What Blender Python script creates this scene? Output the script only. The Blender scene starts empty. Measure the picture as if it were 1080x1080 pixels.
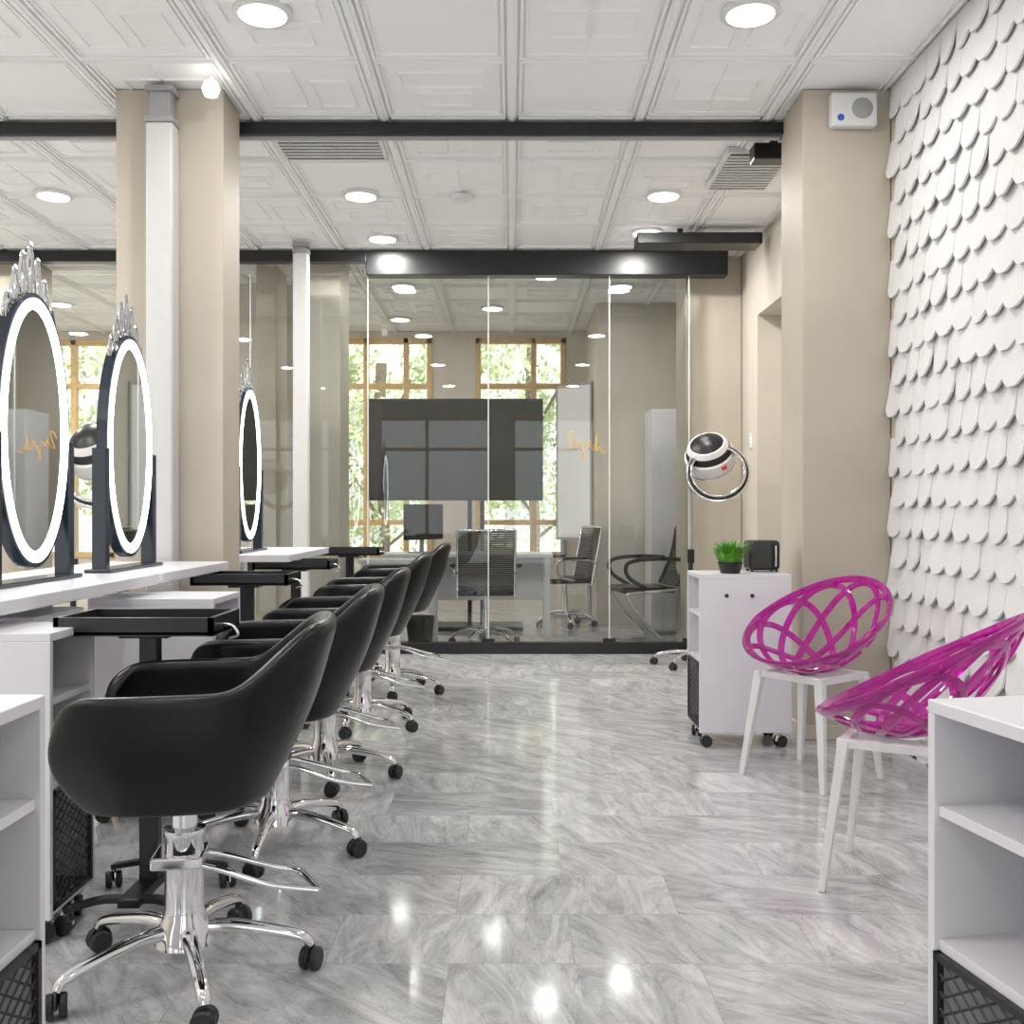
import bpy, math, random
from mathutils import Vector, Matrix
random.seed(7)
pi=math.pi
sc=bpy.context.scene
col=sc.collection
try:
    sc.view_settings.view_transform='Standard'
    sc.view_settings.look='None'
except Exception: pass

# ---------------------------------------------------------------- materials
def nt(name):
    m=bpy.data.materials.new(name); m.use_nodes=True
    t=m.node_tree; b=t.nodes['Principled BSDF']
    return m,t,b
def pm(name,c,rough=.5,metal=0,trans=0,emit=None,es=0,coat=0,noise=0,nscale=20,bump=0,ior=1.5,alpha=1,spec=.5):
    m,t,b=nt(name)
    b.inputs['Base Color'].default_value=(*c,1)
    b.inputs['Roughness'].default_value=rough
    b.inputs['Metallic'].default_value=metal
    b.inputs['Transmission Weight'].default_value=trans
    b.inputs['IOR'].default_value=ior
    b.inputs['Coat Weight'].default_value=coat
    b.inputs['Alpha'].default_value=alpha
    b.inputs['Specular IOR Level'].default_value=spec
    if emit:
        b.inputs['Emission Color'].default_value=(*emit,1)
        b.inputs['Emission Strength'].default_value=es
    if noise or bump:
        tc=t.nodes.new('ShaderNodeTexCoord'); n=t.nodes.new('ShaderNodeTexNoise')
        n.inputs['Scale'].default_value=nscale; n.inputs['Detail'].default_value=5
        t.links.new(tc.outputs['Object'],n.inputs['Vector'])
        if noise:
            r=t.nodes.new('ShaderNodeValToRGB')
            r.color_ramp.elements[0].position=.3; r.color_ramp.elements[1].position=.7
            r.color_ramp.elements[0].color=(*[x*(1-noise) for x in c],1)
            r.color_ramp.elements[1].color=(*[min(1,x*(1+noise)) for x in c],1)
            t.links.new(n.outputs['Fac'],r.inputs['Fac']); t.links.new(r.outputs['Color'],b.inputs['Base Color'])
        if bump:
            bp=t.nodes.new('ShaderNodeBump'); bp.inputs['Strength'].default_value=bump; bp.inputs['Distance'].default_value=.01
            t.links.new(n.outputs['Fac'],bp.inputs['Height']); t.links.new(bp.outputs['Normal'],b.inputs['Normal'])
    return m
M_beige=pm('beige_plaster',(.50,.45,.375),.6,noise=.05,nscale=3,bump=.1)
M_beige2=pm('beige_plaster_light',(.63,.58,.505),.6,noise=.04,nscale=3)
M_ceil=pm('ceiling_white',(.95,.95,.945),.5,noise=.01,nscale=8)
M_scale=pm('white_gypsum',(.78,.78,.785),.6,noise=.01,nscale=12)
M_white=pm('white_laminate',(.74,.73,.775),.3,noise=.015,nscale=6)
M_whitepl=pm('white_plastic',(.76,.76,.76),.35,noise=.01)
M_duct=pm('painted_duct',(.60,.60,.595),.4,noise=.02)
M_black=pm('black_metal',(.010,.010,.012),.35,noise=.1)
M_leather=pm('black_leather',(.006,.006,.007),.30,noise=.15,nscale=60,bump=.10,spec=.30)
M_chrome=pm('chrome',(.82,.82,.84),.08,1,noise=.02)
M_rubber=pm('caster_rubber',(.02,.02,.022),.45,noise=.1)
M_pink=pm('magenta_polycarbonate',(.66,.004,.44),.05,trans=.65,ior=1.4,coat=.6,noise=.05)
M_mesh=pm('black_mesh',(.02,.02,.022),.5,noise=.1)
M_dark=pm('dark_recess',(.09,.09,.10),.7,noise=.1)
M_led=pm('led_ring',(1,1,1),.5,emit=(.84,.95,1),es=9,noise=.01)
M_lamp=pm('lamp_disc',(1,1,1),.5,emit=(1,.98,.95),es=5,noise=.01)
M_mirror=pm('mirror_glass',(.82,.84,.84),.02,1,noise=.01)
M_frameblue=pm('mirror_frame_dark',(.02,.03,.045),.2,noise=.1)
M_crystal=pm('silver_metal',(.66,.67,.69),.18,1,noise=.05)
M_wood=pm('tan_wood_frame',(.66,.44,.20),.45,noise=.12,nscale=15)
M_leaf=pm('leaf_green',(.48,.56,.30),.5,noise=.3,nscale=2,trans=.0)
M_trunk=pm('bark',(.18,.14,.10),.8,noise=.3)
M_grass=pm('grass_green',(.10,.36,.02),.45,noise=.4,nscale=30)
M_ground=pm('outdoor_paving',(.72,.72,.66),.9,noise=.1)
M_tv=pm('tv_screen',(.05,.05,.047),.45,noise=.1,spec=.22)
M_grey=pm('grey_plastic',(.35,.35,.36),.4,noise=.05)
M_gold=pm('gold_lettering',(.80,.45,.08),.4,noise=.1)
M_red=pm('red_plastic',(.7,.05,.02),.3,noise=.1)
M_blue=pm('blue_label',(.02,.12,.5),.4,noise=.1)
M_build=pm('outdoor_facade',(.7,.69,.66),.8,noise=.1)

def glass_mat(name,tint=(.97,.985,.98),boost=1.0):
    m=bpy.data.materials.new(name); m.use_nodes=True; t=m.node_tree
    t.nodes.remove(t.nodes['Principled BSDF']); o=t.nodes['Material Output']
    tr=t.nodes.new('ShaderNodeBsdfTransparent'); tr.inputs[0].default_value=(*tint,1)
    g=t.nodes.new('ShaderNodeBsdfGlossy'); g.inputs['Roughness'].default_value=.01
    f=t.nodes.new('ShaderNodeFresnel'); f.inputs[0].default_value=1.5
    mu=t.nodes.new('ShaderNodeMath'); mu.operation='MULTIPLY'; mu.inputs[1].default_value=boost
    mx=t.nodes.new('ShaderNodeMixShader')
    t.links.new(f.outputs[0],mu.inputs[0]); t.links.new(mu.outputs[0],mx.inputs[0])
    t.links.new(tr.outputs[0],mx.inputs[1]); t.links.new(g.outputs[0],mx.inputs[2]); t.links.new(mx.outputs[0],o.inputs[0])
    return m
M_glass=glass_mat('clear_glass',boost=.9)

def marble():
    m,t,b=nt('marble_tiles'); N=t.nodes.new; L=t.links.new
    tc=N('ShaderNodeTexCoord')
    br=N('ShaderNodeTexBrick'); br.offset=.5
    br.inputs['Scale'].default_value=1
    br.inputs['Brick Width'].default_value=.62; br.inputs['Row Height'].default_value=.31
    br.inputs['Mortar Size'].default_value=.0014; br.inputs['Mortar Smooth'].default_value=.1
    br.inputs['Color1'].default_value=(0,0,0,1); br.inputs['Color2'].default_value=(1,1,1,1); br.inputs['Mortar'].default_value=(.5,.5,.5,1)
    L(tc.outputs['Object'],br.inputs['Vector'])
    sep=N('ShaderNodeSeparateColor'); L(br.outputs['Color'],sep.inputs[0])
    rot=N('ShaderNodeVectorRotate'); rot.rotation_type='Z_AXIS'
    ma=N('ShaderNodeMath'); ma.operation='MULTIPLY_ADD'; ma.inputs[1].default_value=1.7; ma.inputs[2].default_value=.15
    L(sep.outputs[0],ma.inputs[0]); L(tc.outputs['Object'],rot.inputs['Vector']); L(ma.outputs[0],rot.inputs['Angle'])
    mu=N('ShaderNodeVectorMath'); mu.operation='MULTIPLY'; mu.inputs[1].default_value=(1,3.6,1); L(rot.outputs[0],mu.inputs[0])
    ad=N('ShaderNodeVectorMath'); ad.operation='ADD'; L(mu.outputs[0],ad.inputs[0])
    sc3=N('ShaderNodeVectorMath'); sc3.operation='SCALE'; sc3.inputs['Scale'].default_value=17; L(br.outputs['Color'],sc3.inputs[0]); L(sc3.outputs[0],ad.inputs[1])
    n1=N('ShaderNodeTexNoise'); n1.inputs['Scale'].default_value=3.2; n1.inputs['Detail'].default_value=12; n1.inputs['Roughness'].default_value=.76; n1.inputs['Distortion'].default_value=.9
    L(ad.outputs[0],n1.inputs['Vector'])
    r1=N('ShaderNodeValToRGB'); e=r1.color_ramp.elements
    e[0].position=.31; e[0].color=(.26,.265,.275,1); e[1].position=.66; e[1].color=(.68,.68,.69,1)
    x=r1.color_ramp.elements.new(.48); x.color=(.47,.473,.482,1)
    L(n1.outputs['Fac'],r1.inputs['Fac'])
    n2=N('ShaderNodeTexNoise'); n2.inputs['Scale'].default_value=3.5; n2.inputs['Detail'].default_value=6; n2.inputs['Distortion'].default_value=1.2
    L(ad.outputs[0],n2.inputs['Vector'])
    r2=N('ShaderNodeValToRGB'); e=r2.color_ramp.elements
    e[0].position=.485; e[0].color=(1,1,1,1); e[1].position=.515; e[1].color=(1,1,1,1)
    x=r2.color_ramp.elements.new(.5); x.color=(.68,.69,.71,1)
    L(n2.outputs['Fac'],r2.inputs['Fac'])
    mx=N('ShaderNodeMix'); mx.data_type='RGBA'; mx.blend_type='MULTIPLY'; mx.inputs[0].default_value=.7
    L(r1.outputs[0],mx.inputs[6]); L(r2.outputs[0],mx.inputs[7])
    mr=N('ShaderNodeMapRange'); mr.inputs[3].default_value=.90; mr.inputs[4].default_value=1.12; L(sep.outputs[0],mr.inputs[0])
    m2=N('ShaderNodeVectorMath'); m2.operation='SCALE'; L(mx.outputs[2],m2.inputs[0]); L(mr.outputs[0],m2.inputs['Scale'])
    m3=N('ShaderNodeMix'); m3.data_type='RGBA'; m3.inputs[7].default_value=(.38,.38,.38,1)
    L(br.outputs['Fac'],m3.inputs[0]); L(m2.outputs[0],m3.inputs[6])
    L(m3.outputs[2],b.inputs['Base Color'])
    b.inputs['Roughness'].default_value=.09
    b.inputs['Specular IOR Level'].default_value=.6
    return m
M_marble=marble()

# ---------------------------------------------------------------- geometry helpers
def obj(name,verts,faces,mat,parent=None,smooth=False,loc=(0,0,0),rot=(0,0,0)):
    me=bpy.data.meshes.new(name); me.from_pydata([tuple(v) for v in verts],[],faces); me.update()
    if mat: me.materials.append(mat)
    if smooth:
        for p in me.polygons: p.use_smooth=True
    o=bpy.data.objects.new(name,me); col.objects.link(o)
    o.location=loc; o.rotation_euler=rot
    if parent: o.parent=parent
    return o
def group(name,loc=(0,0,0),rz=0):
    e=bpy.data.objects.new(name,None); e.empty_display_size=.1; col.objects.link(e)
    e.location=loc; e.rotation_euler=(0,0,rz) if not isinstance(rz,tuple) else rz; return e
def boxdata(x0,x1,y0,y1,z0,z1,V,F):
    n=len(V)
    V+= [(x0,y0,z0),(x1,y0,z0),(x1,y1,z0),(x0,y1,z0),(x0,y0,z1),(x1,y0,z1),(x1,y1,z1),(x0,y1,z1)]
    F+= [(n,n+3,n+2,n+1),(n+4,n+5,n+6,n+7),(n,n+1,n+5,n+4),(n+1,n+2,n+6,n+5),(n+2,n+3,n+7,n+6),(n+3,n,n+4,n+7)]
def bev(o,w,seg=2):
    m=o.modifiers.new('bevel','BEVEL'); m.width=w; m.segments=seg; m.limit_method='ANGLE'
    return o
def box(name,x0,x1,y0,y1,z0,z1,mat,parent=None,b=0,rot=None,seg=2):
    cx,cy,cz=(x0+x1)/2,(y0+y1)/2,(z0+z1)/2
    V=[];F=[]; boxdata(x0-cx,x1-cx,y0-cy,y1-cy,z0-cz,z1-cz,V,F)
    o=obj(name,V,F,mat,parent,loc=(cx,cy,cz),rot=rot or (0,0,0))
    if b: bev(o,b,seg)
    return o
def multibox(name,boxes,mat,parent=None,b=0):
    V=[];F=[]
    for q in boxes: boxdata(*q,V,F)
    o=obj(name,V,F,mat,parent)
    if b: bev(o,b)
    return o
def sweepdata(pts,sec,V,F,normals=None,closed=False,scales=None,cap=True):
    pts=[Vector(p) for p in pts]; n=len(pts); k=len(sec); base=len(V)
    nv=None
    for i in range(n):
        if closed: t=pts[(i+1)%n]-pts[i-1]
        else: t=pts[min(i+1,n-1)]-pts[max(i-1,0)]
        t.normalize()
        if normals: nn=Vector(normals[i]); nn=(nn-t*nn.dot(t)); nn.normalize()
        else:
            if nv is None:
                a=Vector((0,0,1)) if abs(t.z)<.9 else Vector((1,0,0))
                nn=(a-t*a.dot(t)).normalized()
            else: nn=(nv-t*nv.dot(t)).normalized()
            nv=nn
        b=t.cross(nn); s=scales[i] if scales else 1
        for (u,w) in sec: V.append(tuple(pts[i]+b*u*s+nn*w*s))
    m=n if closed else n-1
    for i in range(m):
        j=(i+1)%n
        for q in range(k):
            q2=(q+1)%k
            F.append((base+i*k+q,base+j*k+q,base+j*k+q2,base+i*k+q2))
    if not closed and cap:
        F.append(tuple(base+q for q in range(k))); F.append(tuple(base+(n-1)*k+q for q in reversed(range(k))))
def circ(r,k=10): return [(r*math.cos(2*pi*i/k),r*math.sin(2*pi*i/k)) for i in range(k)]
def rect(w,h): return [(-w/2,-h/2),(w/2,-h/2),(w/2,h/2),(-w/2,h/2)]
def tube(name,pts,r,mat,parent=None,closed=False,scales=None,k=10,sec=None,normals=None,smooth=True):
    V=[];F=[]; sweepdata(pts,sec or circ(r,k),V,F,normals,closed,scales)
    o=obj(name,V,F,mat,parent,smooth=smooth)
    if smooth and not sec:
        m=o.modifiers.new('es','EDGE_SPLIT'); m.split_angle=math.radians(50)
    return o
def tubes(name,paths,r,mat,parent=None,k=8,closed=False):
    V=[];F=[]
    for p in paths: sweepdata(p,circ(r,k),V,F,None,closed)
    o=obj(name,V,F,mat,parent,smooth=True)
    m=o.modifiers.new('es','EDGE_SPLIT'); m.split_angle=math.radians(50)
    return o
def smoothpath(ctrl,n=8):
    P=[Vector(p) for p in ctrl]; out=[]
    for i in range(len(P)-1):
        p0=P[max(i-1,0)];p1=P[i];p2=P[i+1];p3=P[min(i+2,len(P)-1)]
        for j in range(n):
            t=j/n
            out.append(.5*((2*p1)+(p2-p0)*t+(2*p0-5*p1+4*p2-p3)*t*t+(-p0+3*p1-3*p2+p3)*t**3))
    out.append(P[-1]); return out
def lathe(name,prof,mat,parent=None,k=24,loc=(0,0,0),rot=(0,0,0)):
    V=[];F=[]
    for (r,z) in prof:
        for i in range(k):
            a=2*pi*i/k; V.append((r*math.cos(a),r*math.sin(a),z))
    for j in range(len(prof)-1):
        for i in range(k):
            i2=(i+1)%k; F.append((j*k+i,j*k+i2,(j+1)*k+i2,(j+1)*k+i))
    F.append(tuple(reversed(range(k)))); F.append(tuple((len(prof)-1)*k+i for i in range(k)))
    o=obj(name,V,F,mat,parent,smooth=True,loc=loc,rot=rot)
    m=o.modifiers.new('es','EDGE_SPLIT'); m.split_angle=math.radians(40)
    return o
def caster(name,x,y,r,parent,ang=0,chrome=False):
    ca,sa=math.cos(ang),math.sin(ang)
    V=[];F=[]
    for off in (-.014,.014):
        c=Vector((x-sa*off,y+ca*off,r)); d=Vector((-sa,ca,0))*.009
        sweepdata([c-d,c-d*.6,c+d*.6,c+d],circ(r,14),V,F,scales=[.85,1,1,.85])
    obj(name+'_wheels',V,F,M_rubber,parent,smooth=False)
    V=[];F=[]
    sweepdata([(x,y,r*1.1),(x,y,r*2.5)],circ(.007,8),V,F)
    pts=[(x+ca*.02*math.cos(a)*1.2,y+sa*.02*math.cos(a)*1.2,r+math.sin(a)*r*1.12) for a in [i*pi/8 for i in range(9)]]
    sweepdata(pts,rect(.018,.004),V,F)
    obj(name+'_fork',V,F,M_chrome if chrome else M_rubber,parent)

# ---------------------------------------------------------------- room
H=3.2; XL=-6.2; XR=1.87; Y0=-3.0; Y1=11.8
box('floor',XL,XR+.3,Y0,Y1,-.1,0,M_marble)
box('ceiling',XL,XR+.3,Y0,Y1+.2,H+.004,H+.12,M_ceil)
T=.672; bx=[]
def frame(x0,x1,y0,y1,w,d,gap=0):
    z0=H-d; z1=H+.006
    bx.append((x0,x1,y0,y0+w,z0,z1)); bx.append((x0,x1,y1-w,y1,z0,z1))
    bx.append((x0,x0+w,y0+w,y1-w,z0,z1)); bx.append((x1-w,x1,y0+w,y1-w,z0,z1))
for ix in range(-9,3):
    for iy in range(-5,18):
        x0=ix*T; y0=iy*T; x1=x0+T; y1=y0+T
        if y1>Y1+.1 or y0<Y0: continue
        x1c=min(x1,XR-.0)
        if x1c-x0<.3: continue
        cx=(x0+x1c)/2; cy=(y0+y1)/2
        frame(x0+.035,x1c-.035,y0+.02,y1-.02,.012,.010)
        frame(x0+.06,x1c-.06,y0+.045,y1-.045,.007,.005)
        if x1c<x1-.01: continue
        k=(ix*3+iy*5)%4
        if k==0:
            frame(x0+.13,x1-.13,cy-.20,cy-.02,.009,.006); frame(x0+.20,x1-.20,cy+.04,cy+.20,.009,.006)
        elif k==1:
            frame(x0+.12,cx-.03,y0+.12,y1-.12,.009,.006); frame(cx+.03,x1-.12,cy-.10,y1-.12,.009,.006)
        elif k==2:
            frame(x0+.14,x1-.14,cy-.12,cy+.12,.009,.006); bx.append((cx-.004,cx+.004,y0+.05,y1-.05,H-.006,H+.006))
for ix in range(-9,3):
    x=ix*T
    bx.append((x-.022,x+.022,Y0,Y1,H-.014,H+.006))
    bx.append((x-.006,x+.006,Y0,Y1,H-.022,H-.012))
ceil_relief=multibox('ceiling_relief_tiles',bx,M_ceil)

def wall_y(name,x0,x1,y0,y1,ops,mat,z1=H):
    B=[];xs=x0
    for (a,b_,c,d) in sorted(ops):
        B.append((xs,a,y0,y1,0,z1))
        if c>0: B.append((a,b_,y0,y1,0,c))
        if d<z1: B.append((a,b_,y0,y1,d,z1))
        xs=b_
    B.append((xs,x1,y0,y1,0,z1)); return multibox(name,B,mat)
wins=[(-5.5,-3.7,.6,3.1),(-3.1,-2.2,.6,3.1),(-1.98,-.92,.6,3.12),(-.42,.62,.6,3.12)]
wall_y('wall_back',XL,XR+.3,Y1,Y1+.2,wins,M_beige2)
wall_y('wall_front',XL,XR+.3,Y0-.2,Y0,[(-5.6,-3.2,.1,2.9),(-2.8,-.4,.1,2.9),(0,1.6,.1,2.9)],M_beige2)  # unseen wall behind the camera, openings added to let daylight in
box('wall_left',XL-.2,XL,Y0,Y1+.2,0,H,M_beige2)
multibox('wall_right',[(XR,XR+.3,Y0-.2,7.05,0,H),(XR,XR+.3,7.8,Y1+.2,0,H),(XR,XR+.3,7.05,7.8,2.62,H),(XR+.22,XR+.3,7.05,7.8,0,2.62)],M_beige2)
g=group('door_1',(XR+.20,7.06,0))
box('leaf',0,.018,0,.73,0.005,2.6,M_beige2,g,.003)
tube('handle',[(-.005,.1,1.02),(-.05,.1,1.02),(-.05,.2,1.02)],.008,M_chrome,g)
def window(n,x0,x1,z0,z1,y,muls,trs):
    g=group('window_%d'%n,(0,y,0)); w=.06
    B=[(x0,x1,0,.09,z0,z0+w),(x0,x1,0,.09,z1-w,z1),(x0,x0+w,0,.09,z0,z1),(x1-w,x1,0,.09,z0,z1)]
    for m in muls: B.append((m-w/2,m+w/2,0,.09,z0,z1))
    for t in trs: B.append((x0,x1,.005,.085,t-w/2,t+w/2))
    multibox('frame',B,M_wood,g,.004)
    box('pane',x0+w,x1-w,.04,.046,z0+w,z1-w,M_glass,g)
window(1,-5.5,-3.7,.6,3.1,Y1-.02,[-5.05,-4.6,-4.15],[2.57,1.2])
window(2,-3.1,-2.2,.6,3.1,Y1-.02,[-2.65],[2.57])
window(3,-1.98,-.92,.6,3.12,Y1-.02,[-1.68,-1.22],[2.57,1.0])
window(4,-.42,.62,.6,3.12,Y1-.02,[.25],[2.57,1.0])
for i,(a,b_) in enumerate([(-5.6,-3.2),(-2.8,-.4),(0,1.6)]):  # unseen front windows, added so sky light fills the room
    window(5+i,a,b_,.1,2.9,Y0-.12,[(a+b_)/2],[2.3])

def pillar(name,x0,x1,y0,y1,mat=M_beige):
    g=group(name,(x0,y0,0)); w=x1-x0; d=y1-y0
    box('shaft',0,w,0,d,0,H,mat,g,.006)
    box('plinth',-.008,w+.004,-.008,d,0,.07,M_beige2,g,.003)
    return g
pillar('pillar',-1.95,-1.42,5.04,5.34)
pillar('pillar',1.43,1.865,5.04,5.44)
pillar('pillar',1.41,1.865,8.32,8.8)
pillar('pillar',-1.72,-1.40,8.35,8.8,M_beige2)
pillar('pillar',-4.35,-3.95,8.3,8.8)
pillar('pillar',-2.15,-1.98,8.6,9.0,M_beige)
multibox('wall_meeting_right',[(.85,XR,10.2,10.35,0,H),(.85,.97,10.35,Y1,0,H)],M_beige2)
multibox('wall_meeting_left',[(-3.3,-1.98,9.3,9.42,0,H)],M_beige2)
box('baseboard_right',XR-.012,XR,5.45,7.05,0,.08,M_beige2,b=.003)
def pipe(x,y,r,z1):
    g=group('vertical_duct',(x,y,0))
    box('duct',-r,r,-r*.8,r*.8,0,z1,M_duct,g,.012)
    box('cap_lower',-r*1.05,r*1.05,-r*.85,r*.85,z1,z1+.03,M_grey,g,.004)
    box('neck',-r*.75,r*.75,-r*.6,r*.6,z1+.03,H-.05,M_grey,g,.004)
    box('cap_upper',-r*1.05,r*1.05,-r*.85,r*.85,H-.05,H-.024,M_grey,g,.004)
pipe(-1.70,4.98,.066,3.0)
pipe(-1.615,7.85,.058,3.1)

g=group('ceiling_track_beam',(0,5.39,0))
box('rail',XL+.02,1.44,0,.10,3.11,3.175,M_black,g,.004); box('rail_groove',XL+.02,1.42,.03,.07,3.1,3.112,M_grey,g)
g=group('ceiling_track_beam',(0,8.05,0))
box('rail_left',XL+.02,-1.15,0,.1,3.09,3.178,M_black,g,.004)
box('rail_main',-1.15,1.70,0,.14,2.985,3.178,M_black,g,.006)
g=group('sliding_door_track',(0,7.35,0))
box('housing',.90,1.80,0,.22,3.05,3.13,M_black,g,.006)
box('hanger',1.2,1.24,.08,.12,3.13,3.178,M_black,g)
g=group('glass_partition',(0,8.10,0))
box('bottom_rail',-4.0,1.41,-.03,.05,0,.09,M_black,g,.004)
edges=[-3.95,-3.0,-2.07,-1.14,-.187,.77,1.40]
for i in range(len(edges)-1):
    box('pane_%d'%(i+1),edges[i]+.004,edges[i+1]-.004,0,.010,.09,3.0,M_glass,g)
    box('seam_%d'%(i+1),edges[i+1]-.004,edges[i+1]+.004,-.002,.012,.09,3.0,M_whitepl,g)
    box('clip_%d'%(i+1),edges[i+1]-.05,edges[i+1]+.05,-.012,.02,.05,.12,M_black,g,.003)
def script(parent):
    V=[];F=[]
    ctrl=[(0,0,.12),(.03,0,.2),(.07,0,.22),(.05,0,.12),(.02,0,.02),(.07,0,.06),(.10,0,.13),(.12,0,.06),(.15,0,.13),(.17,0,.05),(.19,0,-.05),(.16,0,-.06),(.2,0,.05),(.25,0,.16),(.27,0,.06),(.3,0,.1),(.32,0,.24),(.31,0,.05),(.35,0,.12),(.38,0,.05),(.43,0,.09)]
    ctrl=[(x*.75,y,z*.7-x*.15) for x,y,z in ctrl]
    sweepdata(smoothpath(ctrl,6),circ(.0038,6),V,F)
    return obj('letters',V,F,M_gold,parent,smooth=True)
g=group('wall_lettering_sign',(.43,8.085,1.61)); script(g)

# lights
def downlight_or_fill(x,y,p=13):  # real ceiling fittings, and added fill lamps out of view
    g=group('recessed_or_fill_downlight',(x,y,H-.012))
    lathe('trim_ring',[(.115,-.008),(.122,-.004),(.122,.014),(.09,.014)],M_whitepl,g)
    lathe('lens',[(.001,-.011),(.098,-.011),(.10,-.007),(.06,-.004)],M_lamp,g)
    l=bpy.data.lights.new('bulb','AREA'); l.shape='DISK'; l.size=.19; l.energy=p; l.color=(1,.965,.925)
    lo=bpy.data.objects.new('bulb',l); col.objects.link(lo); lo.parent=g; lo.location=(0,0,-.016)
for (x,y,p) in [(-1.035,4.25,18),(.99,4.25,15),(-3.0,6.7,32),(-.99,6.7,28),(.99,6.7,27),(-.98,7.75,24),(1.0,7.6,24),(1.0,9.4,3),(-1.0,9.4,10),(-.2,10.4,2),(.3,9.0,3),(-4.6,7.7,38),(-3.2,4.0,32),  # the last two are fill lamps added left of view
              (-1.035,1.9,13),(.99,1.9,9),(-4.5,10.2,45),(-1.2,11.0,2),  # overhead pair and far-left lamp are added fill
              (-1.035,-.5,16),(.99,-.5,10),(-3.2,1.6,26),(-3.2,-.8,26),(-5.0,.5,24),(-5.0,4.4,34),(-5.2,2.4,26),(-3.4,9.9,55)]:  # all added fill lamps, behind the camera and off to the left
    downlight_or_fill(x,y,p)
g=group('ceiling_spotlight',(-1.42,4.85,0))
tube('stem',[(0,0,3.178),(0,0,3.14)],.012,M_whitepl,g)
lathe('bulb',[(.002,-.04),(.03,-.032),(.042,0),(.03,.032),(.01,.04)],M_lamp,g,loc=(0,-.02,3.115))
def vent(x0,x1,y0,y1):
    g=group('ceiling_vent',(x0,y0,H-.03)); w=x1-x0;d=y1-y0
    box('back',0,w,0,d,.0,.03,M_dark,g)
    B=[(-.02,w+.02,-.02,0,-.004,.03),(-.02,w+.02,d,d+.02,-.004,.03),(-.02,0,0,d,-.004,.03),(w,w+.02,0,d,-.004,.03)]
    n=int(d/.05)
    for i in range(1,n): B.append((0,w,i*d/n-.012,i*d/n+.008,-.008,0))
    multibox('slats',B,M_whitepl,g,.002)
vent(-1.30,-.74,5.6,5.95); vent(1.25,1.60,5.85,6.5)
g=group('ceiling_projector_box',(1.45,5.62,0)); box('body',-.12,.2,0,.12,3.06,3.15,M_black,g,.008); box('bracket',-.02,.02,.04,.08,3.15,3.178,M_black,g)
g=group('smoke_detector',(-.33,6.7,H-.02)); lathe('housing',[(.03,-.03),(.06,-.022),(.068,0),(.068,.01)],M_whitepl,g)
g=group('wall_speaker',(1.555,4.98,3.0))
box('cabinet',0,.225,0,.06,0,.165,M_whitepl,g,.012)
lathe('grille',[(.001,.004),(.045,.004),(.052,0),(.055,-.01)],M_grey,g,loc=(.15,0,.085),rot=(pi/2,0,0))
lathe('badge',[(.001,.003),(.016,.003),(.018,-.002)],M_blue,g,loc=(.045,0,.04),rot=(pi/2,0,0))
g=group('light_switch',(XR-.012,7.95,1.62)); box('plate',0,.012,0,.08,0,.12,M_whitepl,g,.003); box('rocker',-.004,.002,.02,.06,.03,.09,M_whitepl,g,.002)

# ---------------------------------------------------------------- scalloped 3D wall panels
V=[];F=[]
pw=.15; ph=.145; plen=.19
rows=int(3.2/ph)+2
for r in range(rows):
    zt=H+.02-r*ph
    n=int((5.03-(-1.0))/pw)
    for c in range(n):
        yc=5.03-pw*.5-c*pw-(pw*.5 if r%2 else 0)
        if yc-pw*.5<-1.1: continue
        tw=random.uniform(-.008,.008); out=random.uniform(.010,.022)
        base=len(V); nu=8; nvv=7
        for layer in (0,1):
            for j in range(nvv+1):
                v=j/nvv
                for i in range(nu+1):
                    u=i/nu*2-1
                    drop=plen*(1-.22*max(0,(abs(u)-.3)/.7)**1.4)
                    z=zt-v*drop
                    y=yc+u*pw*.5*.998
                    off=.012+out*v**1.4+tw*u*v+.010*(1-u*u)*v
                    x=XR-off+(0 if layer==0 else min(off-.001,.010))
                    zz=min(max(z,0.0),H-.001)
                    V.append((x,y,zz))
        W=(nu+1)
        def id(l,j,i): return base+l*(nvv+1)*W+j*W+i
        for j in range(nvv):
            for i in range(nu):
                F.append((id(0,j,i),id(0,j+1,i),id(0,j+1,i+1),id(0,j,i+1)))
        for i in range(nu): F.append((id(0,nvv,i),id(1,nvv,i),id(1,nvv,i+1),id(0,nvv,i+1)))
        for j in range(nvv):
            F.append((id(0,j,0),id(1,j,0),id(1,j+1,0),id(0,j+1,0)))
            F.append((id(0,j,nu),id(0,j+1,nu),id(1,j+1,nu),id(1,j,nu)))
obj('wall_scallop_panels',V,F,M_scale)

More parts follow.
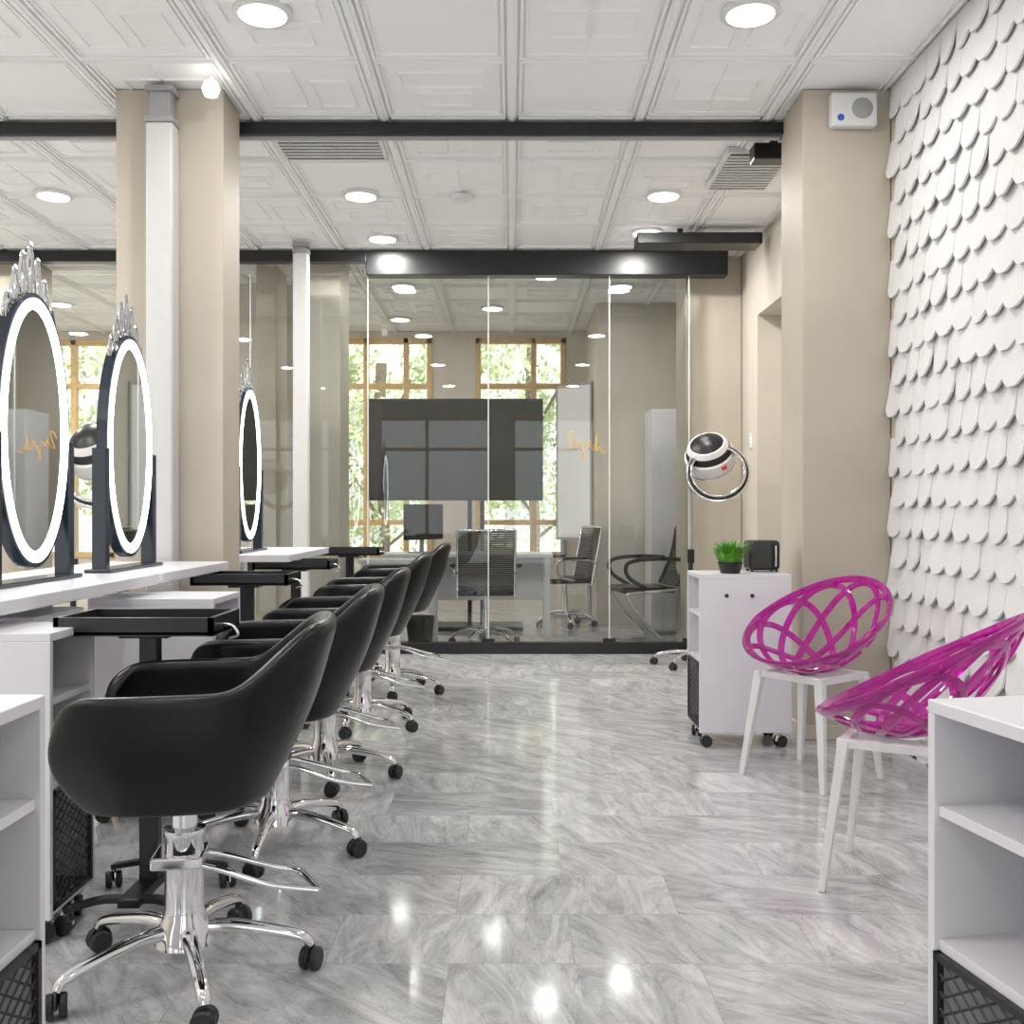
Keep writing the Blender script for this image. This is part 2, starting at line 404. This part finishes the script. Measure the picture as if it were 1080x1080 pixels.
# ---------------------------------------------------------------- salon chair
def star_base(g,R=.30,rw=.028,mat=M_chrome,zc=.13,phase=.3,tubr=.014):
    V=[];F=[]
    for k in range(5):
        a=phase+k*2*pi/5; c,s=math.cos(a),math.sin(a)
        P=smoothpath([(.02*c,.02*s,zc),(.10*c,.10*s,zc+.004),(.20*c,.20*s,zc-.012),((R-.02)*c,(R-.02)*s,rw*2.9),(R*c,R*s,rw*2.1)],6)
        sweepdata(P,[(u*1.25,w) for u,w in circ(tubr,10)],V,F,scales=[1.3-.5*i/(len(P)-1) for i in range(len(P))])
        caster('caster_%d'%(k+1),R*c,R*s,rw,g,a+1.2)
    obj('base_legs',V,F,mat,g,smooth=True)
def salon_chair(x,y,rz,dz=0,phase=.3):
    g=group('salon_styling_chair',(x,y,0),rz)
    star_base(g,phase=phase,zc=.115)
    lathe('pump_cylinder',[(.07,.085),(.065,.12),(.05,.15),(.046,.17),(.046,.34),(.05,.345),(.05,.36),(.03,.365),(.03,.43+dz)],M_chrome,g,28)
    box('mount_plate',-.12,.12,-.1,.1,.425+dz,.445+dz,M_chrome,g,.004)
    tubes('pump_lever',[smoothpath([(.05,.035,.29),(-.06,.05,.28),(-.2,.05,.23),(-.32,.05,.21)]),
                        smoothpath([(.05,-.035,.29),(-.06,-.05,.28),(-.2,-.05,.24),(-.27,-.04,.225),(-.32,.05,.21)])],.008,M_chrome,g)
    box('pump_collar',-.05,.07,-.06,.06,.275,.305,M_chrome,g,.006)
    nu=36;nv=9;V=[];F=[]
    pmx=math.radians(142)
    def SP(ph_,v):
        c,s=math.cos(ph_),math.sin(ph_)
        e=.60
        px=-.245*math.copysign(abs(c)**e,c)-.0; py=.285*math.copysign(abs(s)**e,s)
        a=abs(ph_)
        tb=max(0,1-a/math.radians(70)); tb=min(1,tb*1.55); tb=tb*tb*(3-2*tb)
        h=.270+.132*tb+.012*max(0,1-a/math.radians(115))
        endf=max(0,(a-math.radians(118))/math.radians(24))
        h-=.05*endf**2
        sc_=.76+.24*math.sin(min(1,v*1.4)*pi/2)
        z=.455+h*v
        lean=(.01+.085*tb)*v**1.1
        X=px*sc_-lean*max(0,c*1.1) ; Yy=py*sc_*(1-.12*tb*v)
        if endf>0: X+=.035*math.sin(v*pi)*endf
        return (X,Yy,z+dz)
    for j in range(nv+1):
        for i in range(nu+1): V.append(SP(-pmx+2*pmx*i/nu,j/nv))
    W=nu+1
    for j in range(nv):
        for i in range(nu): F.append((j*W+i,j*W+i+1,(j+1)*W+i+1,(j+1)*W+i))
    o=obj('bucket_shell',V,F,M_leather,g,smooth=True)
    m=o.modifiers.new('sol','SOLIDIFY'); m.thickness=.042; m.offset=0; m.use_rim=True
    m=o.modifiers.new('sub','SUBSURF'); m.levels=1; m.render_levels=2
    def pad(name,z0,z1,sx,sy,xo,bul):
        V=[];F=[];k=32;rings=[(0.86,z0),(1,z0+(z1-z0)*.25),(1,z0+(z1-z0)*.7),(.93,z1),(.6,z1+bul),(.15,z1+bul*1.2)]
        for (s,z) in rings:
            for i in range(k):
                a=2*pi*i/k; c,s2=math.cos(a),math.sin(a)
                V.append((xo+sx*s*math.copysign(abs(c)**.55,c),sy*s*math.copysign(abs(s2)**.55,s2),z+dz))
        for j in range(len(rings)-1):
            for i in range(k): F.append((j*k+i,j*k+(i+1)%k,(j+1)*k+(i+1)%k,(j+1)*k+i))
        F.append(tuple(reversed(range(k)))); F.append(tuple((len(rings)-1)*k+i for i in range(k)))
        o=obj(name,V,F,M_leather,g,smooth=True)
        m=o.modifiers.new('sub','SUBSURF'); m.levels=1; m.render_levels=1
    pad('seat_pan',.443,.50,.20,.22,.005,.0)
    pad('seat_cushion',.49,.575,.225,.215,.035,.015)
    return g
salon_chair(-.79,2.47,math.radians(188),0,phase=.62)
salon_chair(-.79,3.42,math.radians(187),.005,phase=.2)
salon_chair(-.79,4.32,math.radians(185),.015,phase=.5)
salon_chair(-.78,5.35,math.radians(184),.035,phase=.1)
salon_chair(-.74,6.35,math.radians(184),.06,phase=.35)

# ---------------------------------------------------------------- tray trolley
def tray(x,y,z,w=.43,d=.27):
    g=group('tool_tray_trolley',(x,y,0))
    box('tray_bottom',-w/2,w/2,-d/2,d/2,z-.035,z-.02,M_black,g,.004)
    t=.014
    multibox('tray_rim',[(-w/2,w/2,-d/2,-d/2+t,z-.035,z+.015),(-w/2,w/2,d/2-t,d/2,z-.035,z+.015),(-w/2,-w/2+t,-d/2,d/2,z-.035,z+.015),(w/2-t,w/2,-d/2,d/2,z-.035,z+.015)],M_black,g)
    box('bracket',-.07,.07,-.06,.06,z-.05,z-.034,M_black,g,.004)
    box('pole',-.026,.026,-.02,.02,.07,z-.05,M_black,g,.004)
    box('base_spine',-.03,.03,-.17,.17,.065,.09,M_black,g,.004)
    V=[];F=[]
    for s in (-1,1):
        P=smoothpath([(-.17,s*.17,.062),(-.08,s*.15,.082),(0,s*.15,.084),(.08,s*.15,.082),(.17,s*.17,.062)])
        sweepdata(P,rect(.03,.014),V,F)
        for q in (-1,1): caster('caster_%d%d'%(s+1,q+1),q*.17,s*.17,.024,g,1.0+s,chrome=True)
    obj('base_feet',V,F,M_black,g)
    tube('tool_hook',smoothpath([(w/2,-.05,z-.01),(w/2+.03,-.05,z-.015),(w/2+.045,-.05,z-.04),(w/2+.02,-.05,z-.05)]),.004,M_chrome,g)
tray(-1.02,2.89,.82); tray(-1.205,4.65,.83); tray(-1.23,5.83,.835); tray(-1.10,6.95,.865)

# ---------------------------------------------------------------- storage carts
def cart(x,y,rz=0,w=.435,d=.35,h=.81,openside=1):
    g=group('storage_cart',(x,y,0),rz); s=openside; t=.018; z0=.075
    box('top',-w/2,w/2,-d/2,d/2,h-.022,h,M_white,g,.002)
    box('end_panel_near',-w/2,w/2,-d/2,-d/2+t,z0,h-.022,M_white,g,.002)
    box('end_panel_far',-w/2,w/2,d/2-t,d/2,z0,h-.022,M_white,g,.002)
    bxp=-s*w/2
    box('back_panel',min(bxp,bxp+s*t),max(bxp,bxp+s*t),-d/2+t,d/2-t,z0,h-.022,M_white,g,.001)
    for i,z in enumerate((z0,.40,.62)):
        box('shelf_%d'%(i+1),-w/2+t,w/2-t*.5,-d/2+t,d/2-t,z,z+t,M_white,g,.001) if s>0 else box('shelf_%d'%(i+1),-w/2+t*.5,w/2-t,-d/2+t,d/2-t,z,z+t,M_white,g,.001)
    X=s*(w/2-.004); a0,a1,b0,b1=-d/2+t,d/2-t,z0+t,.40
    V=[];F=[]
    f=.012
    for q in [(X-.006,X+.006,a0,a1,b0,b0+f),(X-.006,X+.006,a0,a1,b1-f,b1),(X-.006,X+.006,a0,a0+f,b0,b1),(X-.006,X+.006,a1-f,a1,b0,b1)]: boxdata(*q,V,F)
    sp=.028; slope=.62
    Ww=a1-a0; Hh=b1-b0
    c=-Ww*slope
    while c<Hh+Ww*slope:
        for sg in (1,-1):
            def zz(yq): return (c+slope*yq) if sg>0 else (c+slope*(Ww-yq))
            def inv(zq): return (zq-c)/slope if sg>0 else Ww-(zq-c)/slope
            cand=[0,Ww,inv(0),inv(Hh)]
            ok=sorted([q for q in cand if -1e-6<=q<=Ww+1e-6 and -1e-6<=zz(q)<=Hh+1e-6])
            if len(ok)>=2 and ok[-1]-ok[0]>.004:
                sweepdata([(X,a0+ok[0],b0+zz(ok[0])),(X,a0+ok[-1],b0+zz(ok[-1]))],circ(.0022,4),V,F)
        c+=sp
    obj('mesh_door',V,F,M_mesh,g)
    box('mesh_interior',-w/2+t+.005,w/2-t-.01,-d/2+t+.004,d/2-t-.004,z0+t+.002,z0+t+.006,M_dark,g)
    for i,(q,r) in enumerate([(-1,-1),(1,-1),(-1,1),(1,1)]):
        caster('caster_%d'%(i+1),q*(w/2-.04),r*(d/2-.05),.028,g,.6*i,chrome=True)
        box('caster_plate_%d'%(i+1),q*(w/2-.04)-.025,q*(w/2-.04)+.025,r*(d/2-.05)-.025,r*(d/2-.05)+.025,.069,.075,M_chrome,g)
    for i,q in enumerate((-.09,.03)):
        lathe('hook_knob_%d'%(i+1),[(.009,0),(.009,.008),(.004,.012)],M_black,g,12,loc=(q*1.0,-d/2,h-.10),rot=(pi/2,0,0))
    return g
cart(1.104,5.015-.005,0,h=.825,openside=-1,d=.34)
cart(-1.010,1.565,0)
cart(-1.397,2.755,0,d=.28)
cart(-1.29,3.83,0,w=.45)
cart(-1.62,3.18,0)
rz=math.radians(10.5)
cx=.69+.175*math.sin(rz)+.2175*math.cos(rz); cy=1.70-.175*math.cos(rz)+.2175*math.sin(rz)
cart(cx,cy,rz,openside=-1)

# ---------------------------------------------------------------- mirror station
def oval(w,h,zc,x,n=48): return [(x,w*math.cos(2*pi*i/n),zc+h*math.sin(2*pi*i/n)) for i in range(n)]
def station(x0,x1,y0,y1,ym,xm,zc=1.39):
    g=group('styling_station_table',((x0+x1)/2,(y0+y1)/2,0)); hx=(x1-x0)/2; hy=(y1-y0)/2
    box('top',-hx,hx,-hy,hy,.845,.885,M_white,g,.004)
    for i,s in enumerate((-1,1)):
        box('leg_%d'%(i+1),-hx+.03,-hx+.07,s*(hy-.1)-.03,s*(hy-.1)+.03,0,.845,M_white,g,.004)
        box('leg_black_%d'%(i+1),-hx+.10,-hx+.14,s*(hy-.06)-.02,s*(hy-.06)+.02,0,.845,M_black,g,.003)
    m=group('led_vanity_mirror',(xm,ym,0)); a,b_=.25,.45
    n=64
    V=[];F=[]
    sec=[(-.010,-.020),(.010,-.020),(.010,.020),(-.010,.020)]
    P=oval(a-.005,b_-.005,zc,0,n); sweepdata(P,sec,V,F,[(1,0,0)]*n,True)
    obj('frame',V,F,M_frameblue,m)
    for s,nm in ((1,'front'),(-1,'back')):
        V=[];F=[]
        for i in range(n):
            t=2*pi*i/n
            for k in (0,1):
                aa=(a-.012,a-.048)[k]; bb=(b_-.012,b_-.048)[k]
                V.append((s*.021,aa*math.cos(t),zc+bb*math.sin(t)))
        for i in range(n):
            j=(i+1)%n; F.append((2*i,2*j,2*j+1,2*i+1))
        o=obj('led_band_'+nm,V,F,M_led,m); so=o.modifiers.new('s','SOLIDIFY'); so.thickness=.005; so.offset=0
        V=[(s*.018,(a-.02)*math.cos(2*pi*i/n),zc+(b_-.02)*math.sin(2*pi*i/n)) for i in range(n)]
        obj('glass_'+nm,V,[tuple(range(n))],M_mirror,m)
    V=[(0,(a-.02)*math.cos(2*pi*i/n),zc+(b_-.02)*math.sin(2*pi*i/n)) for i in range(n)]
    obj('backing',V,[tuple(range(n))],M_frameblue,m)
    for i,s in enumerate((-1,1)):
        box('post_%d'%(i+1),-.028,.028,s*(a+.010)-.02,s*(a+.010)+.02,.897,zc-.02,M_frameblue,m,.004)
    box('foot',-.05,.05,-a-.05,a+.05,.885,.90,M_frameblue,m,.004)
    paths=[]
    for k in range(-3,4):
        yc=k*.052; zb=zc+b_*math.sqrt(max(0,1-(yc/a)**2))-.005
        hh=.17-.03*abs(k)
        paths.append(smoothpath([(0,yc-.026,zb),(0,yc-.024,zb+hh*.45),(0,yc,zb+hh),(0,yc+.024,zb+hh*.45),(0,yc+.026,zb)],5))
        paths.append(smoothpath([(0,yc-.012,zb),(0,yc,zb+hh*.55),(0,yc+.012,zb)],5))
        if k<3:
            y2=yc+.026; z2=zc+b_*math.sqrt(max(0,1-(y2/a)**2))+.018
            paths.append([(0,y2+.012*math.cos(t*pi/6),z2+.012*math.sin(t*pi/6)) for t in range(13)])
    tubes('tiara',paths,.0055,M_crystal,m,6)
    V=[];F=[]
    for k in range(-3,4):
        yc=k*.052; zb=zc+b_*math.sqrt(max(0,1-(yc/a)**2))-.005; hh=.17-.03*abs(k)
        sweepdata([(0,yc,zb+hh-.012),(0,yc,zb+hh),(0,yc,zb+hh+.012)],circ(.01,8),V,F,scales=[.2,1,.2])
    obj('tiara_beads',V,F,M_crystal,m)
station(-1.95,-1.35,2.60,3.92,3.40,-1.60)
station(-1.95,-1.35,3.96,4.88,4.22,-1.59)
station(-1.85,-1.22,5.60,6.85,6.05,-1.565,1.40)

# ---------------------------------------------------------------- magenta lattice chairs
def lattice_chair(x,y,rz):
    g=group('lattice_shell_chair',(x,y,0),rz)
    def S(p,q):
        r=math.hypot(p,q); c=p/r if r>1e-5 else 0
        Hh=.20-.16*c+.015*c*c
        z=.448+Hh*(r**2.3)
        back=max(0,-c)
        return Vector((.275*p-.030*r-.04*back*r**2,.300*q*(1-.05*back*r),z))
    def Nn(p,q):
        e=.01; a=S(p+e,q)-S(p-e,q); b_=S(p,q+e)-S(p,q-e); return a.cross(b_).normalized()
    V=[];F=[]
    def rib(pq,w,t,closed):
        P=[S(*a) for a in pq]; NN=[Nn(*a) for a in pq]
        sweepdata(P,[(-w/2,-t*.3),(-w*.3,-t/2),(w*.3,-t/2),(w/2,-t*.3),(w/2,t*.3),(w*.3,t/2),(-w*.3,t/2),(-w/2,t*.3)],V,F,NN,closed)
    n=72
    rib([(math.cos(2*pi*i/n),math.sin(2*pi*i/n)) for i in range(n)],.030,.016,True)
    K=9
    for k in range(K):
        a=2*pi*k/K+.17
        R=.60; cxx,cyy=.385*math.cos(a),.385*math.sin(a)
        pts=[]
        for i in range(n):
            t=2*pi*i/n; u=R*math.cos(t); v=R*.84*math.sin(t)*(1+.15*math.cos(t))
            pts.append((cxx+u*math.cos(a)-v*math.sin(a),cyy+u*math.sin(a)+v*math.cos(a)))
        rib(pts,.029,.012,True)
    o=obj('lattice_shell',V,F,M_pink,g,smooth=False); bev(o,.002,1)
    V=[];F=[]
    tops=[(.15,.15),(.15,-.15),(-.15,.15),(-.15,-.15)]
    multibox('support_frame',[(-.17,.17,.135,.165,.421,.448),(-.17,.17,-.165,-.135,.421,.448),(.135,.165,-.135,.135,.421,.448),(-.165,-.135,-.135,.135,.421,.448),(-.05,.05,-.05,.05,.416,.442),(-.14,.14,-.015,.015,.416,.441)],M_whitepl,g,.004)
    for i,(a,b_) in enumerate(tops):
        sweepdata([(a*1.35,b_*1.35,0),(a*1.18,b_*1.18,.22),(a,b_,.437)],rect(.036,.028),V,F,scales=[.72,.9,1.15])
    o=obj('legs',V,F,M_whitepl,g); bev(o,.004)
lattice_chair(1.265,4.33,math.radians(218))
lattice_chair(1.19,3.10,math.radians(151))

# ---------------------------------------------------------------- hood dryers
def hood_dryer(x,y,rz,zh=1.5):
    g=group('standing_hood_dryer',(x,y,0),rz)
    star_base(g,R=.27,rw=.025,mat=M_chrome,zc=.10,tubr=.011)
    tube('pole_lower',[(0,0,.08),(0,0,.82)],.017,M_black,g)
    tube('pole',smoothpath([(0,0,.8),(0,0,zh-.22),(-.005,0,zh-.10),(0,.02,zh+.04),(.06,.03,zh+.12)]),.013,M_grey,g)
    box('pole_collar',-.024,.024,-.024,.024,.75,.85,M_black,g,.005)
    h=group('hood_pivot',(.14,.02,zh+.10)); h.parent=g
    h.rotation_euler=(math.radians(38),math.radians(-22),0)
    prof=[(.165,-.02),(.170,.0)]
    for i in range(11):
        a=i/10*pi/2*.97; prof.append((.170*math.cos(a),.01+.15*math.sin(a)))
    lathe('dome',prof,M_black,h,32)
    lathe('dome_band',[(.172,-.075),(.181,-.06),(.181,.02),(.171,.03)],M_whitepl,h,32)
    lathe('dome_stripe',[(.152,.078),(.144,.096),(.130,.115)],M_whitepl,h,32)
    lathe('dome_cap',[(.12,.118),(.08,.148),(.03,.164)],M_black,h,32)
    lathe('dome_trim',[(.150,-.085),(.178,-.085),(.180,-.075),(.150,-.075)],M_chrome,h,32)
    box('control_knob',.02,.06,-.19,-.17,-.02,.01,M_red,h,.006)
    R=Matrix.Rotation(math.radians(-24),3,'Y')@Matrix.Rotation(math.radians(68),3,'X')
    C=Vector((.175,-.12,zh-.03))
    for nm,rr,tr,dd,mat in (('visor_ring_outer',.215,.014,0,M_chrome),('visor_ring_inner',.188,.010,.03,M_chrome),('visor_ring_seal',.200,.010,.018,M_black)):
        tube(nm,[C+R@Vector((rr*math.cos(2*pi*i/40),rr*math.sin(2*pi*i/40),dd)) for i in range(40)],tr,mat,g,closed=True)
    tubes('visor_arms',[[C+R@Vector((.20*math.cos(t),.20*math.sin(t),.02)),Vector((.14,.02,zh+.10))+Vector((.15*math.cos(t),.02,.02))] for t in (.3,2.84)],.009,M_black,g)
hood_dryer(1.30,7.45,0,1.43)
hood_dryer(-2.55,5.95,math.radians(10),1.38)

# ---------------------------------------------------------------- cart-top items
g=group('potted_grass',(1.05,4.93,.825))
lathe('pot',[(.045,0),(.058,.045),(.06,.055),(.054,.055),(.05,.045)],M_black,g)
V=[];F=[]
for i in range(650):
    a=random.uniform(0,2*pi); r=random.uniform(0,.05); L_=random.uniform(.08,.13); ln=random.uniform(.025,.075)*(.4+r/.05)
    ca,sa=math.cos(a),math.sin(a); b0=Vector((r*ca,r*sa,.045)); w=.0030
    n=len(V); tx,ty=-sa*w,ca*w
    p1=b0+Vector((ca*ln*.35,sa*ln*.35,L_*.6)); p2=b0+Vector((ca*ln,sa*ln,L_*random.uniform(.6,1)))
    V+=[tuple(b0+Vector((tx,ty,0))),tuple(b0-Vector((tx,ty,0))),tuple(p1-Vector((tx,ty,0))),tuple(p1+Vector((tx,ty,0))),tuple(p2)]
    F+=[(n,n+1,n+2,n+3),(n+3,n+2,n+4)]
obj('grass_blades',V,F,M_grass,g)
g=group('towel_sterilizer',(1.235,5.09,.825))
box('body',-.07,.085,-.06,.08,.008,.155,M_black,g,.02,seg=4)
box('door',-.06,.04,-.066,-.058,.02,.14,M_tv,g,.004)
for i in range(4): lathe('foot_%d'%i,[(.008,0),(.008,.01)],M_rubber,g,8,loc=((-.05,.07)[i%2],(-.04,.06)[i//2],0))
tube('handle',[(.055,-.062,.03),(.055,-.085,.03),(.055,-.085,.13),(.055,-.062,.13)],.004,M_chrome,g)

# ---------------------------------------------------------------- meeting room
g=group('flat_screen_tv',(-.545,9.75,0))
box('bezel',-.84,.84,0,.05,1.23,2.20,M_black,g,.006)
box('screen',-.825,.825,-.004,.004,1.25,2.185,M_tv,g)
box('mount',-.2,.2,.05,.09,1.5,1.9,M_grey,g,.004)
for s in (-1,1):
    box('stand_post_%d'%(s+1),.20+s*.06-.02,.20+s*.06+.02,.06,.10,.04,1.9,M_black,g,.004)
box('stand_base',-.25,.65,-.15,.35,0.0,.04,M_black,g,.008)
def desk(x0,x1,y0,y1,name='office_desk',z=.75):
    g=group(name,((x0+x1)/2,(y0+y1)/2,0)); hx=(x1-x0)/2;hy=(y1-y0)/2
    box('top',-hx,hx,-hy,hy,z-.03,z,M_white,g,.003)
    for i,sx in enumerate((-1,1)):
        multibox('leg_frame_%d'%i,[(sx*(hx-.05)-.025,sx*(hx-.05)+.025,-hy+.03,-hy+.08,0,z-.03),(sx*(hx-.05)-.025,sx*(hx-.05)+.025,hy-.08,hy-.03,0,z-.03),(sx*(hx-.05)-.025,sx*(hx-.05)+.025,-hy+.08,hy-.08,0,.04)],M_whitepl,g,.003)
    box('modesty_panel',-hx+.08,hx-.08,hy-.06,hy-.045,.3,z-.03,M_white,g)
    return g
desk(-1.15,.36,9.0,9.6)
desk(-1.3,-.62,8.6,8.95,'side_desk',.72)
g=group('desktop_monitor',(-.80,9.25,.75),math.radians(55))
box('screen',-.26,.26,-.02,.015,.12,.44,M_black,g,.006); box('panel',-.25,.25,-.024,-.018,.13,.43,M_tv,g)
box('neck',-.025,.025,.015,.03,.01,.3,M_grey,g,.003); box('foot',-.11,.11,-.07,.1,0,.012,M_grey,g,.004)
def office_chair(x,y,rz):
    g=group('office_swivel_chair',(x,y,0),rz)
    star_base(g,R=.29,rw=.028,phase=.1)
    lathe('gas_lift',[(.04,.11),(.03,.16),(.028,.3),(.018,.3),(.018,.43)],M_chrome,g)
    box('seat',-.22,.25,-.23,.23,.43,.48,M_leather,g,.02,seg=4)
    V=[];F=[]
    def bp(u,v): return Vector((-.22-.10*v+.03*math.cos(u*pi/2)*-1+.03,u*.235,.47+.50*v))
    for i in range(34):
        v=i/33
        sweepdata([bp(u/5,v) for u in range(-5,6)],rect(.004,.013),V,F,normals=[(0,0,1)]*11)
    obj('back_mesh',V,F,M_mesh,g)
    tubes('back_frame',[[bp(s,v/8) for v in range(-1,9)] for s in (-1,1)]+[[bp(u/5,1) for u in range(-5,6)]],.013,M_chrome,g)
    for i,s in enumerate((-1,1)):
        tube('armrest_frame_%d'%i,smoothpath([(-.24,s*.24,.62),(-.1,s*.275,.66),(.1,s*.275,.665),(.2,s*.27,.62),(.15,s*.25,.5),(.0,s*.22,.46)]),.012,M_chrome,g)
        box('armrest_pad_%d'%i,-.12,.14,s*.275-.025,s*.275+.025,.665,.69,M_black,g,.008)
office_chair(-.22,8.60,math.radians(92)); office_chair(.52,10.05,math.radians(200))
def guest_chair(x,y,rz):
    g=group('cantilever_guest_chair',(x,y,0),rz)
    box('seat',-.22,.25,-.23,.23,.44,.49,M_leather,g,.02,seg=4)
    V=[];F=[]
    def bp(u,v): return Vector((-.22-.16*v-.03*math.sin(v*pi),u*.22,.50+.48*v))
    for i in range(32): sweepdata([bp(u/4,i/31) for u in range(-4,5)],rect(.004,.013),V,F,normals=[(0,0,1)]*9)
    obj('back_mesh',V,F,M_mesh,g)
    tubes('back_frame',[[bp(s,v/8) for v in range(0,9)] for s in (-1,1)]+[[bp(u/5,1) for u in range(-5,6)]],.018,M_black,g)
    for i,s in enumerate((-1,1)):
        tube('sled_leg_%d'%i,smoothpath([(-.25,s*.22,.47),(-.05,s*.235,.455),(.18,s*.24,.44),(.20,s*.24,.40),(.05,s*.24,.2),(-.12,s*.24,.03),(-.16,s*.24,.015)]+[(.05,s*.24,.015),(.22,s*.24,.015)],5),.013,M_chrome,g)
        tube('armrest_%d'%i,smoothpath([(-.28,s*.24,.72),(-.1,s*.27,.73),(.12,s*.27,.72),(.22,s*.265,.68),(.2,s*.25,.58),(.05,s*.24,.48)]),.018,M_black,g)
    tube('cross_bar',[(.22,-.24,.015),(.22,.24,.015)],.013,M_chrome,g)
guest_chair(1.12,8.78,math.radians(190))
g=group('white_storage_cabinet',(1.27,9.35,0))
box('carcass',0,.50,0,.45,.03,2.06,M_white,g,.004)
box('door_left',-.0,.247,-.018,0,.06,2.04,M_white,g,.003); box('door_right',.253,.50,-.018,0,.06,2.04,M_white,g,.003)
box('plinth',.02,.48,.02,.43,0,.03,M_grey,g)
tube('handle',[(.225,-.02,1.0),(.225,-.045,1.0),(.225,-.045,1.2),(.225,-.02,1.2)],.005,M_chrome,g)
g=group('whiteboard_easel',(.66,10.85,0),math.radians(-50))
box('board',-.25,.25,-.01,.01,.85,2.45,M_whitepl,g,.003)
multibox('board_frame',[(-.27,.27,-.015,.015,.82,.85),(-.27,.27,-.015,.015,2.45,2.48),(-.27,-.25,-.015,.015,.85,2.45),(.25,.27,-.015,.015,.85,2.45)],M_grey,g)
multibox('stand',[(-.22,-.18,.016,.04,.02,1.6),(.18,.22,.016,.04,.02,1.6),(-.22,-.18,-.15,.15,0,.03),(.18,.22,-.15,.15,0,.03)],M_grey,g)
g=group('waste_bin',(-.75,8.35,0)); lathe('bucket',[(.09,0),(.12,.26),(.125,.27),(.115,.27),(.085,.01)],M_black,g)

# ---------------------------------------------------------------- outside
box('outdoor_ground',-30,25,Y1+.2,40,-.6,-.5,M_ground)
def tree(x,y,h,seed,n=3600):
    rnd=random.Random(seed); g=group('garden_tree',(x,y,-.5))
    tube('trunk',smoothpath([(0,0,0),(.05,0,h*.3),(-.03,0,h*.6),(0,0,h*.9)]),.08,M_trunk,g)
    br=[smoothpath([(0,0,h*f),(math.cos(a)*.5,math.sin(a)*.5,h*f+.4),(math.cos(a)*1.1,math.sin(a)*1.1,h*f+.9)]) for f,a in [(.25,.3),(.35,2.2),(.45,4.1),(.55,1.2),(.6,5.2)]]
    tubes('branches',br,.025,M_trunk,g,6)
    V=[];F=[]
    cl=[(rnd.uniform(-1.3,1.3),rnd.uniform(-1,1),rnd.uniform(.12,1)*h,rnd.uniform(.3,.65)) for _ in range(22)]
    for i in range(n):
        c=rnd.choice(cl); d=Vector((rnd.gauss(0,1),rnd.gauss(0,1),rnd.gauss(0,1))).normalized()*c[3]*rnd.uniform(.5,1)
        p=Vector(c[:3])+d; a=Vector((rnd.gauss(0,1),rnd.gauss(0,1),rnd.gauss(0,1))).normalized(); b_=a.orthogonal().normalized()
        s=rnd.uniform(.025,.055); k=len(V)
        V+=[tuple(p-a*s*1.4),tuple(p+b_*s*.7),tuple(p+a*s*1.4),tuple(p-b_*s*.7)]; F.append((k,k+1,k+2,k+3))
    obj('foliage',V,F,M_leaf,g)
tree(-1.9,14.9,4.2,1,4200); tree(.3,15.5,4.6,2,4200); tree(-5.6,15.3,4.4,3); tree(-3.6,16.5,5,4); tree(-1.0,17.5,5,5,5000)
g=group('neighbouring_building',(-4,30,-.5))
box('facade',-14,14,0,4,0,6,M_build,g)
multibox('facade_windows',[(-13+i*2.4,-11.8+i*2.4,-.05,0,.8+j*2.5,2.4+j*2.5) for i in range(11) for j in range(2)],M_grey,g)

# ---------------------------------------------------------------- world / sun / camera
w=bpy.data.worlds.new('sky_world'); sc.world=w; w.use_nodes=True
bg=w.node_tree.nodes['Background']; bg.inputs[0].default_value=(.97,.98,1,1); bg.inputs[1].default_value=2.1
sun=bpy.data.lights.new('sun','SUN'); sun.energy=4.5; sun.angle=.1; sun.color=(1,.96,.88); so=bpy.data.objects.new('sun',sun); col.objects.link(so); so.rotation_euler=(math.radians(35),0,math.radians(20)); so.location=(0,10,10)
cam=bpy.data.cameras.new('camera'); cam.lens=36; cam.sensor_width=36; cam.clip_start=.05
co=bpy.data.objects.new('camera',cam); col.objects.link(co); co.location=(0,0,1.12); co.rotation_euler=(pi/2,0,0)
sc.camera=co
